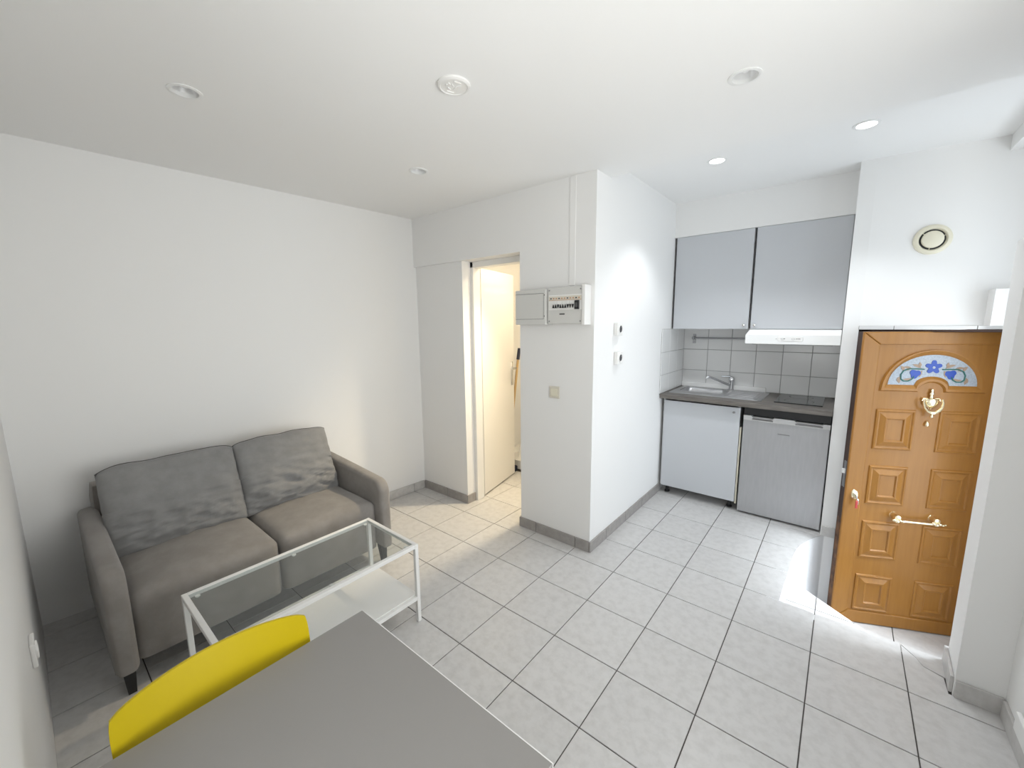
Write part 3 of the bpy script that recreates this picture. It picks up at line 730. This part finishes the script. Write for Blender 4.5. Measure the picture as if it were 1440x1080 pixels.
# top edge with two grip recesses
pr = [(-.267, .772), (-.205, .772), (-.190, .762), (-.175, .757), (-.075, .757), (-.062, .772), (.052, .772), (.066, .757), (.215, .757), (.230, .768), (.271, .772), (.271, .803), (-.267, .803)]
bm = nb(); prism(bm, [(-.267, .770), (-.267, .806), (-.215, .806), (-.200, .784), (-.085, .784), (-.065, .806), (.060, .806), (.082, .784), (.215, .784), (.232, .803), (.271, .803), (.271, .770)], 'y', -.284, -.236)
put('top_trim', bm, M['fridge_trim'], fg)
for a, b_ in ((-.205, -.075), (.072, .225)):
    put('grip', bx(a, b_, -.268, -.238, .770, .797, .002, 1), M['fridge_trim'], fg)
    put('grip_lip', bx(a - .004, b_ + .004, -.288, -.280, .776, .787, .002, 1), M['chrome_dark'], fg)
put('top_panel', bx(-.268, .272, -.270, -.228, .808, .868, .002, 1), M['black_plastic'], fg)
put('logo_strip', bx(-.035, .040, -.2855, -.2835, .686, .694, .0006, 1), M['chrome_dark'], dd)
for x in (-.24, .245):
    put('foot', lathe(nb(), [(.018, 0), (.018, .014), (0, .014)], 10, Matrix.Translation((x, -.21, 0))), M['black_plastic'], fg)
# cooker hood
hd = thing('cooker_hood', 'slim white cooker hood under the right wall cabinet', 'cooker hood', (.345, 1.95, 1.360))
bm = nb(); prism(bm, [(-.200, 0), (-.200, .066), (-.170, .105), (.215, .105), (.215, .0), (.20, -.004), (-.18, -.004)], 'x', -.290, .292, .003, 1)
for v in bm.verts:
    if v.co.x < -.27 and v.co.z > .09: v.co.x += .020
put('casing', bm, M['white_gloss'], hd)
put('filter', bx(-.25, .25, -.15, .19, -.010, -.003, .002, 1), M['mesh_filter'], hd)
bm = nb()
nested(bm, [[(x, y, z) for x, y, z in [(q[0], -.2005, q[1]) for q in [(a[0], a[1]) for a in rrect(-.078, .080, .020, .056, .012, 0)]]], [(a[0], -.2035, a[1]) for a in rrect(-.076, .078, .022, .054, .011, 0)]])
cp = put('control_panel', bm, M['white_plastic'], hd)
for x0 in (-.058, .008):
    put('slot', bx(x0, x0 + .026, -.2042, -.203, .037, .0395), M['print_grey'], cp)
    put('slider', bx(x0 + .006, x0 + .018, -.209, -.203, .030, .038, .0015, 1), M['white_plastic'], cp)
    for k in range(3): put('mark', bx(x0 + .030 + .009 * k if x0 > 0 else x0 + .020 + .003 * k, x0 + (.036 + .009 * k if x0 > 0 else .022 + .003 * k), -.2040, -.203, .037, .042), M['print_grey'], cp)
put('indicator_dot', bx(-.088, -.084, -.2015, -.1995, .036, .040), M['print_grey'], hd)
# utensil rail
rl = thing('utensil_rail', 'grey steel utensil rail on the tiles below the left wall cabinet', 'rail', (-.25, 2.2495, 1.37))
put('bar', tube(nb(), [(-.215, -.035, .008), (.36, -.035, .008)], .008, 12), M['chrome_dark'], rl, smooth=True)
for x in (-.202, .325):
    put('bracket', bx(x - .014, x + .014, -.006, 0, -.042, .045, .002, 1), M['chrome_dark'], rl)
    put('bracket_arm', bx(x - .010, x + .010, -.050, -.005, -.006, .022, .004, 1), M['chrome_dark'], rl)
    for z in (-.03, .034): put('screw', lathe(nb(), [(0, -.004), (.004, -.003), (.005, 0)], 8, Matrix.Translation((x, -.006, z)) @ Matrix.Rotation(rad(90), 4, 'X') @ Matrix.Diagonal((1, 1, -1, 1))), M['chrome_dark'], rl)

# ------------------------------------------------------------------ sofa (faces +x)
def rbox(x0, x1, y0, y1, z0, z1, r, div, disp=None):
    """rounded box from a subdivided cube; disp(p,n)->offset vector"""
    nx, ny, nz = div; bm = nb(); cache = {}
    c = Vector(((x0 + x1) / 2, (y0 + y1) / 2, (z0 + z1) / 2)); h = Vector(((x1 - x0) / 2, (y1 - y0) / 2, (z1 - z0) / 2))
    rr = min(r, h.x * .999, h.y * .999, h.z * .999)
    def V(i, j, k):
        key = (i, j, k)
        if key in cache: return cache[key]
        p = Vector((-h.x + 2 * h.x * i / nx, -h.y + 2 * h.y * j / ny, -h.z + 2 * h.z * k / nz))
        q = Vector([max(-h[a] + rr, min(h[a] - rr, p[a])) for a in range(3)])
        d = p - q
        if d.length > 1e-9: n = d.normalized(); p = q + n * rr
        else: n = Vector((0, 0, 1))
        w = c + p
        if disp: w = w + disp(Vector((p.x / h.x, p.y / h.y, p.z / h.z)), n, w)
        cache[key] = bm.verts.new(w); return cache[key]
    for i in range(nx):
        for j in range(ny):
            for k in (0, nz): bm.faces.new((V(i, j, k), V(i + 1, j, k), V(i + 1, j + 1, k), V(i, j + 1, k)))
    for i in range(nx):
        for k in range(nz):
            for j in (0, ny): bm.faces.new((V(i, j, k), V(i + 1, j, k), V(i + 1, j, k + 1), V(i, j, k + 1)))
    for j in range(ny):
        for k in range(nz):
            for i in (0, nx): bm.faces.new((V(i, j, k), V(i, j + 1, k), V(i, j + 1, k + 1), V(i, j, k + 1)))
    return bm
SX, SY = -1.94, -1.10
sofa = thing('sofa', 'grey two-seat fabric sofa with two loose back cushions on black legs', 'sofa', (SX, SY, 0))
lx = lambda x: x - SX
ly = lambda y: y - SY
def arm(y0, y1):
    pts = [(lx(-2.335), .115), (lx(-1.500), .118)]
    cx_, cz_, r = lx(-1.500) - .085, .565 - .085, .085
    pts += [(cx_ + r * math.cos(rad(a)), cz_ + r * math.sin(rad(a))) for a in range(0, 91, 10)]
    pts += [(lx(-2.0), .592), (lx(-2.30), .610), (lx(-2.335), .58)]
    bm = nb(); prism(bm, pts, 'y', y0, y1)
    ef = [f for f in bm.faces if len(f.verts) > 6]
    bmesh.ops.bevel(bm, geom=list({e_ for f in ef for e_ in f.edges}), offset=.026, segments=5, profile=.5, affect='EDGES')
    return bm
A1 = put('armrest', arm(ly(-1.755), ly(-1.678)), M['sofa'], sofa, smooth=True, angle=60)
A2 = put('armrest', arm(ly(-.523), ly(-.446)), M['sofa'], sofa, smooth=True, angle=60)
for A_, y in ((A1, -1.7545), (A2, -.4465)):
    pts = [(lx(-1.522), .13)] + [(lx(-1.500) - .085 + .063 * math.cos(rad(a)), .48 + .066 * math.sin(rad(a))) for a in range(0, 91, 15)] + [(lx(-2.0), .570), (lx(-2.3), .588)]
    s_ = -1 if y < -1 else 1
    put('piping', tube(nb(), [(x, ly(y) - s_ * .004, z) for x, z in pts], .004, 6), M['sofa'], A_, smooth=True)
put('back_frame', rbox(lx(-2.375), lx(-2.255), ly(-1.700), ly(-.500), .115, .735, .03, (4, 12, 8)), M['sofa'], sofa, smooth=True)
put('base', bx(lx(-2.30), lx(-1.60), ly(-1.679), ly(-.522), .13, .26, .006, 2), M['sofa'], sofa)
def seat_disp(seed):
    def f(p, n, w):
        t = max(0, n.z)
        crown = .030 * (1 - p.y ** 2) * (1 - min(1, abs(p.x)) ** 4) * (1 if p.z > 0 else 0)
        nz = .004 * noise.noise(Vector((w.x * 5, w.y * 5, w.z * 5 + seed)))
        front = .012 * (1 - p.y ** 2) * (1 - p.z ** 2) if p.x > .9 else 0
        return Vector((front, 0, crown + (nz if p.z > 0 else 0) + max(0, .118 - w.z)))
    return f
put('seat_cushion', rbox(lx(-2.26), lx(-1.552), ly(-1.681), ly(-1.0925), .063, .420, .045, (26, 24, 12), seat_disp(1)), M['sofa'], sofa, smooth=True)
put('seat_cushion', rbox(lx(-2.26), lx(-1.552), ly(-1.0865), ly(-.519), .063, .420, .045, (26, 24, 12), seat_disp(5)), M['sofa'], sofa, smooth=True)
def back_cushion(y0, y1, seed, low):
    yc = (y0 + y1) / 2; hw = (y1 - y0) / 2; hh = .225; th = .083
    tilt = rad(20)
    bm = nb(); ny_, nz_ = 46, 40; sides = []
    for s_ in (1, -1):
        grid = []
        for j in range(ny_ + 1):
            row = []
            for k in range(nz_ + 1):
                u = -1 + 2 * j / ny_; v = -1 + 2 * k / nz_
                prof_ = max(0, (1 - abs(u) ** 3.2)) ** .5 * max(0, (1 - abs(v) ** 3.0)) ** .5
                edge = (abs(u) > .9999) or (abs(v) > .9999)
                t = th * prof_
                # sagging fill: fuller near the bottom
                t *= 1.0 + .28 * (-v) * (1 - u * u)
                if s_ > 0:
                    wv = noise.noise(Vector((u * 1.3 + seed, v * 5.5 + .5 * u, seed)))
                    wv2 = noise.noise(Vector((u * 2.6 + seed * 2, v * 9 + u * 1.5, 3 + seed)))
                    lowm = max(0, min(1, (-v + .15) / .7))
                    t += prof_ ** .5 * (.012 * wv + (.042 * lowm) * (.40 - abs(wv2) * 1.9) + .006 * wv2)
                    # a fold running up from the lower outer corner
                    cu = (u - low); fold = abs((v + .95) - .55 * cu * (1 if low < 0 else -1) * 1.0)
                    t -= prof_ ** .5 * .026 * math.exp(-(fold / .06) ** 2) * math.exp(-((cu) / .8) ** 2)
                yy = u * hw * (1 - .030 * (1 - abs(v) ** 2) * 0 - .02 * (v + 1) / 2) + .006 * noise.noise(Vector((u * 3, v * 4, seed + 9)))
                zz = v * hh + (.010 * noise.noise(Vector((u * 2.2, seed, 1))) if v > .5 else 0) - (.026 * (abs(u) ** 8) if v > 0 else 0)
                # lean back
                bx_ = s_ * t; X_ = bx_ * math.cos(tilt) - zz * math.sin(tilt); Z_ = bx_ * math.sin(tilt) + zz * math.cos(tilt)
                row.append(bm.verts.new((X_, yy, Z_)))
            grid.append(row)
        for j in range(ny_):
            for k in range(nz_):
                bm.faces.new((grid[j][k], grid[j + 1][k], grid[j + 1][k + 1], grid[j][k + 1]))
        sides.append(grid)
    bmesh.ops.remove_doubles(bm, verts=bm.verts[:], dist=.0006)
    # welt
    return bm
for (y0, y1, sd, low) in ((-1.688, -1.096, 2.0, -.95), (-1.110, -.540, 7.3, .95)):
    c_ = put('back_cushion', back_cushion(y0, y1, sd, low), M['cushion'], sofa, (lx(-2.055), ly((y0 + y1) / 2), .628), smooth=True, angle=180)
    hw = (y1 - y0) / 2; pts = []
    for k in range(61):
        a = k / 60; u = -1 + 2 * a
        zz = .225 + .010 * noise.noise(Vector((u * 2.2, sd, 1))) - .026 * abs(u) ** 8
        pts.append((-zz * math.sin(rad(20)), u * hw * .98, zz * math.cos(rad(20))))
    put('seam', tube(nb(), pts, .0028, 6), M['seam'], c_, smooth=True)
for x in (-1.565, -2.27):
    for y in (-1.712, -.490):
        s_ = 1 if x > -2 else -1
        bm = nb(); tube(bm, [(lx(x) + s_ * .012, ly(y), 0), (lx(x), ly(y), .122)], [.019, .031], 4, square=True)
        put('leg', bm, M['black_wood'], sofa)

# ------------------------------------------------------------------ coffee table
CX, CY = -1.155, -1.109
ct = thing('coffee_table', 'low white steel coffee table with a grey glass top in front of the sofa', 'coffee table', (CX, CY, 0))
hx, hy, q = .227, .432, .020
for sx in (-1, 1):
    for sy in (-1, 1):
        x0, x1 = sorted((sx * hx, sx * (hx - q))); y0, y1 = sorted((sy * hy, sy * (hy - q)))
        put('leg', bx(x0, x1, y0, y1, 0, .430 - q, .0015, 1), M['white_metal'], ct)
for sy in (-1, 1):
    y0, y1 = sorted((sy * hy, sy * (hy - q)))
    put('top_rail', bx(-hx, hx, y0, y1, .430 - q, .430, .0015, 1), M['white_metal'], ct)
    put('shelf_rail', bx(-hx + q, hx - q, y0, y1, .125, .145, .0015, 1), M['white_metal'], ct)
for sx in (-1, 1):
    x0, x1 = sorted((sx * hx, sx * (hx - q)))
    put('top_rail', bx(x0, x1, -hy + q, hy - q, .430 - q, .430, .0015, 1), M['white_metal'], ct)
    put('shelf_rail', bx(x0, x1, -hy + q, hy - q, .125, .145, .0015, 1), M['white_metal'], ct)
put('glass_top', bx(-hx + q + .001, hx - q - .001, -hy + q + .001, hy - q - .001, .421, .427), M['glass_top'], ct)
for x in (-.19, .19):
    for y in (-.385, 0, .385):
        put('glass_pad', lathe(nb(), [(0, .4215), (.009, .4215), (.010, .418), (.006, .414), (0, .414)], 12, Matrix.Translation((x * .98, y, 0))), M['rubber'], ct)
put('shelf', bx(-hx + q, hx - q, -hy + q, hy - q, .137, .149, .001, 1), M['white_metal'], ct)

# ------------------------------------------------------------------ dining table and chair
tb = thing('dining_table', 'light grey laminate table in the foreground', 'table', (-.005, -1.62, 0))
put('table_top', bx(-.320, .320, -.305, .297, .716, .740, .0015, 1), M['table'], tb)
put('edge_band', bx(-.3205, .3205, .2965, .2985, .7165, .7395), M['white_metal'], tb)
for sx in (-1, 1):
    for sy in (-1, 1):
        x0, x1 = sorted((sx * .315, sx * .275)); y0, y1 = sorted((sy * .292, sy * .252))
        put('leg', bx(x0, x1, y0, y1, 0, .716, .002, 1), M['white_metal'], tb)
put('apron', bx(-.27, .27, .255, .272, .65, .716), M['white_metal'], tb)
put('apron', bx(-.27, .27, -.272, -.255, .65, .716), M['white_metal'], tb)
ch = thing('chair', 'yellow plastic chair pushed under the grey table', 'chair', (-.16, -1.643, 0))
def chair_back():
    bm = nb(); nu, nv = 28, 20; G2 = []
    for s_ in (0, 1):
        g = []
        for i in range(nu + 1):
            row = []
            for k in range(nv + 1):
                u = -1 + 2 * i / nu; v = k / nv
                zt_ = .808 - .008 * abs(u) ** 2.2 - .008 * abs(u) ** 14
                z = .44 + (zt_ - .44) * v
                hw = .165 + .020 * min(1, v * 1.6)
                hw *= 1 - .02 * max(0, v - .93) / .07
                x = -.185 - .055 * v ** 1.2 + .045 * u * u * (0.4 + .6 * v) + (1 - v) ** 3 * .05
                x += (.0 if s_ == 0 else -.007)
                row.append(bm.verts.new((x, u * hw, z)))
            g.append(row)
        G2.append(g)
    for g in G2:
        for i in range(nu):
            for k in range(nv): bm.faces.new((g[i][k], g[i + 1][k], g[i + 1][k + 1], g[i][k + 1]))
    a, b_ = G2
    for i in range(nu):
        for k in (0, nv): bm.faces.new((a[i][k], a[i + 1][k], b_[i + 1][k], b_[i][k]))
    for k in range(nv):
        for i in (0, nu): bm.faces.new((a[i][k], a[i][k + 1], b_[i][k + 1], b_[i][k]))
    return bm
put('backrest', chair_back(), M['yellow'], ch, smooth=True)
def seatf(p, n, w): return Vector((0, 0, -.012 * (1 - p.x ** 2) * (1 - p.y ** 2)))
put('seat', rbox(-.20, .21, -.20, .20, .425, .450, .012, (14, 14, 2), seatf), M['yellow'], ch, smooth=True)
for sx in (-1, 1):
    for sy in (-1, 1):
        put('leg', tube(nb(), [(sx * .19, sy * .19, 0), (sx * .15, sy * .15, .43)], .011, 10), M['white_metal'], ch, smooth=True)

# ------------------------------------------------------------------ fuse box and fittings on the walls
fb = thing('fuse_box', 'light grey fuse box with open breaker row on the wall beside the bathroom door', 'fuse box', (-.86, YB, 1.52))
# meter panel at the left (stands further out), breaker box at the right
ml = put('meter_cover', bx(-.245, .003, -.088, 0, .0, .228, .004, 2), M['grey_plastic'], fb)
for z in (.036, .200): put('joint_line', bx(-.243, -.012, -.0888, -.0875, z, z + .0022), M['print_grey'], ml)
put('joint_line', bx(-.014, -.0118, -.0888, -.0875, .036, .202), M['print_grey'], ml)
for z in (.052, .186): put('hinge_dot', bx(-.008, -.004, -.0892, -.087, z, z + .008), M['black_plastic'], ml)
put('body', bx(.008, .268, -.072, 0, .006, .232, .004, 2), M['grey_plastic'], fb)
put('lit_side', bx(.262, .284, -.078, 0, -.002, .240, .003, 2), M['white_plastic'], fb)  # whiter plastic paints in the downlight falling on the body's side
wd = put('breaker_window', bx(.018, .260, -.0735, -.071, .092, .186), M['white_plastic'], fb)
put('label_strip', bx(.020, .258, -.0745, -.073, .150, .178), M['beige_plastic'], wd)
for k in range(11): put('circuit_mark', bx(.030 + k * .0205, .042 + k * .0205, -.0749, -.074, .160, .168), M['orange_print'] if k % 3 else M['print_grey'], wd)
put('label_line', bx(.020, .256, -.0749, -.074, .1525, .155), M['orange_print'], wd)
for k in range(9):
    x = .052 + k * .0178
    br_ = put('breaker', bx(x, x + .0165, -.080, -.0735, .096, .146, .0008, 1), M['white_plastic'], wd)
    dn = k in (2, 6, 7, 8)
    bm = nb(); prism(bm, [(x + .002, .104 if not dn else .126), (x + .0145, .104 if not dn else .126), (x + .0083, .126 if not dn else .104)], 'y', -.088, -.079)
    put('toggle', bm, M['black_plastic'], wd)
put('main_switch', bx(.214, .244, -.084, -.0735, .094, .148, .001, 1), M['black_plastic'], wd)
put('main_switch_key', bx(.222, .236, -.092, -.083, .106, .134, .002, 1), M['print_grey'], wd)
for x, z in ((.022, .022), (.250, .022), (.022, .216), (.250, .216)):
    put('screw', lathe(nb(), [(0, -.003), (.0045, -.002), (.005, 0)], 10, Matrix.Translation((x, -.072, z)) @ Matrix.Rotation(rad(90), 4, 'X') @ Matrix.Diagonal((1, 1, -1, 1))), M['chrome_dark'], fb)
put('nameplate', bx(.100, .138, -.0732, -.0715, .062, .071), M['print_grey'], fb)
put('cable_trunking', bx(-.735, -.690, YB - .005, YB, 1.765, ZC, .002, 1), M['wall'], None, label='flat white cable trunking running up from the fuse box', cat='trunking')
sw = thing('light_switch', 'beige light switch low on the wall under the fuse box', 'light switch', (-.838, YB, 1.066))
put('plate', bx(-.041, .041, -.009, 0, -.041, .041, .004, 2), M['beige_plastic'], sw)
put('rocker', bx(-.026, .026, -.013, -.008, -.026, .026, .003, 2), M['cream_plastic'], sw)
def socket(y, z, hh, label):
    s_ = thing('wall_socket', label, 'socket', (XB, y, z), group='sockets on the bright wall')
    put('plate', bx(0, .030, -.043, .043, -hh, hh, .005, 2), M['white_plastic'], s_)
    put('face', lathe(nb(), [(.031, .0300), (.030, .034), (.026, .0345), (.023, .0305)], 24, Matrix.Rotation(rad(90), 4, 'Y')), M['white_plastic'], s_, smooth=True)
    put('socket_well', lathe(nb(), [(0, .0307), (.0235, .0307)], 20, Matrix.Rotation(rad(90), 4, 'Y')), M['dark_gap'], s_)
    put('pin', lathe(nb(), [(.0025, .0305), (.0025, .036), (0, .037)], 8, Matrix.Translation((0, 0, .010)) @ Matrix.Rotation(rad(90), 4, 'Y')), M['chrome'], s_)
socket(.755, 1.486, .043, 'upper white socket on the bright wall left of the kitchenette')
socket(.768, 1.290, .043, 'lower white socket on the bright wall left of the kitchenette')
ws = thing('wall_socket', 'white socket low on the near wall at the left edge', 'socket', (-1.23, YD, .53))
put('plate', bx(-.04, .04, 0, .012, -.04, .04, .004, 2), M['white_plastic'], ws)
put('face', lathe(nb(), [(.028, .012), (.026, .016), (.022, .010), (0, .010)], 20, Matrix.Rotation(rad(-90), 4, 'X')), M['white_plastic'], ws)
# round extract vent above the front door
vx, vy = DW(.290, 0)
vt = thing('air_vent', 'round cream air vent on the wall above the front door', 'air vent', (vx, vy, 2.003), rad(5))
MX = Matrix.Rotation(rad(90), 4, 'X')
put('ring', lathe(nb(), [(.086, 0), (.085, .010), (.078, .016), (.066, .017), (.060, .010), (.058, .002)], 40, MX), M['cream_plastic'], vt, smooth=True)
put('gap', lathe(nb(), [(0, .002), (.060, .002)], 32, MX), M['black_plastic'], vt)
put('disc', lathe(nb(), [(0, .020), (.040, .019), (.048, .015), (.050, .008), (0, .006)], 36, MX), M['cream_plastic'], vt, smooth=True)
for a in (20, 140, 260):
    put('spoke', tube(nb(), [(.046 * math.cos(rad(a)), -.008, .046 * math.sin(rad(a))), (.062 * math.cos(rad(a)), -.008, .062 * math.sin(rad(a)))], .002, 6), M['cream_plastic'], vt)

# ------------------------------------------------------------------ ceiling lights
def drill(slab, spots, z, r=.0445, depth=.06):
    cut = nb()
    for x, y in spots: lathe(cut, [(0, z - .05), (r, z - .05), (r, z + depth), (0, z + depth)], 36, Matrix.Translation((x, y, 0)))
    me = mesh_of('drill', cut, M['white_gloss']); co = bpy.data.objects.new('drill', me); COL.objects.link(co)
    md = slab.modifiers.new('holes', 'BOOLEAN'); md.operation = 'DIFFERENCE'; md.object = co; md.solver = 'EXACT'
    dg = bpy.context.evaluated_depsgraph_get(); ev = slab.evaluated_get(dg)
    new = bpy.data.meshes.new_from_object(ev, depsgraph=dg)
    slab.modifiers.clear(); slab.data = new
    bpy.data.objects.remove(co, do_unlink=True)
MAIN_SPOTS = [(-1.376, -1.322), (-1.366, -.228), (.291, -.036)]
ENTRY_SPOTS = [(-.055, 1.053), (.648, 1.042)]
drill(main_ceiling, MAIN_SPOTS, ZC); drill(entry_ceiling, ENTRY_SPOTS, ZK)
def downlight(x, y, z, lit, label, group=None):
    d = thing('downlight', label, 'downlight', (x, y, z), group='ceiling downlights')
    put('ring', lathe(nb(), [(.0565, 0), (.0565, -.0025), (.050, -.005), (.043, -.0035), (.0425, .012), (.0440, .012)], 36), M['white_gloss'], d, smooth=True)
    if lit:
        put('lens', lathe(nb(), [(0, .002), (.030, .0025), (.0425, .005)], 28), M['bulb_on'], d, smooth=True)
    else:
        put('reflector', lathe(nb(), [(.0425, .010), (.039, .030), (.028, .048), (.012, .054), (0, .054)], 28), M['reflector'], d, smooth=True)
        bm = nb(); tube(bm, [(0, 0, .052), (0, 0, .030), (0, 0, .018), (0, 0, .012)], [.010, .016, .014, .006], 12)
        put('bulb', bm, M['bulb_off'], d, smooth=True)
    return d
downlight(-1.376, -1.322, ZC, False, 'unlit ceiling downlight above the left end of the sofa')
downlight(-1.366, -.228, ZC, False, 'unlit ceiling downlight nearest the bathroom doorway')
downlight(.291, -.036, ZC, False, 'unlit ceiling downlight at the right of the low ceiling')
downlight(-.055, 1.053, ZK, True, 'lit ceiling spot in front of the left wall cabinet')
downlight(.648, 1.042, ZK, True, 'lit ceiling spot in front of the front door')
cv = thing('ceiling_cover', 'round white cover plate with raised marks on the low ceiling', 'cover plate', (-.561, -.690, ZC))
put('plate', lathe(nb(), [(.062, 0), (.062, -.006), (.057, -.010), (.052, -.011), (.049, -.008), (0, -.008)], 40), M['white_plastic'], cv, smooth=True)
for (r, a, L_, w, rot) in ((.036, 160, .030, .006, 70), (.018, 20, .022, .005, 20), (.034, -20, .028, .007, 75), (.02, 200, .018, .005, 100), (.03, 250, .014, .005, 160), (.012, 300, .020, .004, 110), (.026, 280, .016, .004, 100), (.008, 120, .016, .004, 0)):
    m_ = Matrix.Translation((r * math.cos(rad(a)), r * math.sin(rad(a)), 0)) @ Matrix.Rotation(rad(rot), 4, 'Z')
    bm = bx(-L_ / 2, L_ / 2, -w / 2, w / 2, -.0115, -.007, .0012, 1); bmesh.ops.transform(bm, matrix=m_, verts=bm.verts[:])
    put('raised_mark', bm, M['white_plastic'], cv)

# white low panel on the right wall
hp = thing('wall_heater', 'white flat panel heater low on the wall at the right edge', 'heater', (1.264, -.10, .04))
put('panel', bx(-.020, -.006, -.43, .345, .045, .115, .004, 2), M['white_metal'], hp)
put('bracket', bx(-.008, 0, -.3, -.27, .03, .09), M['white_metal'], hp)
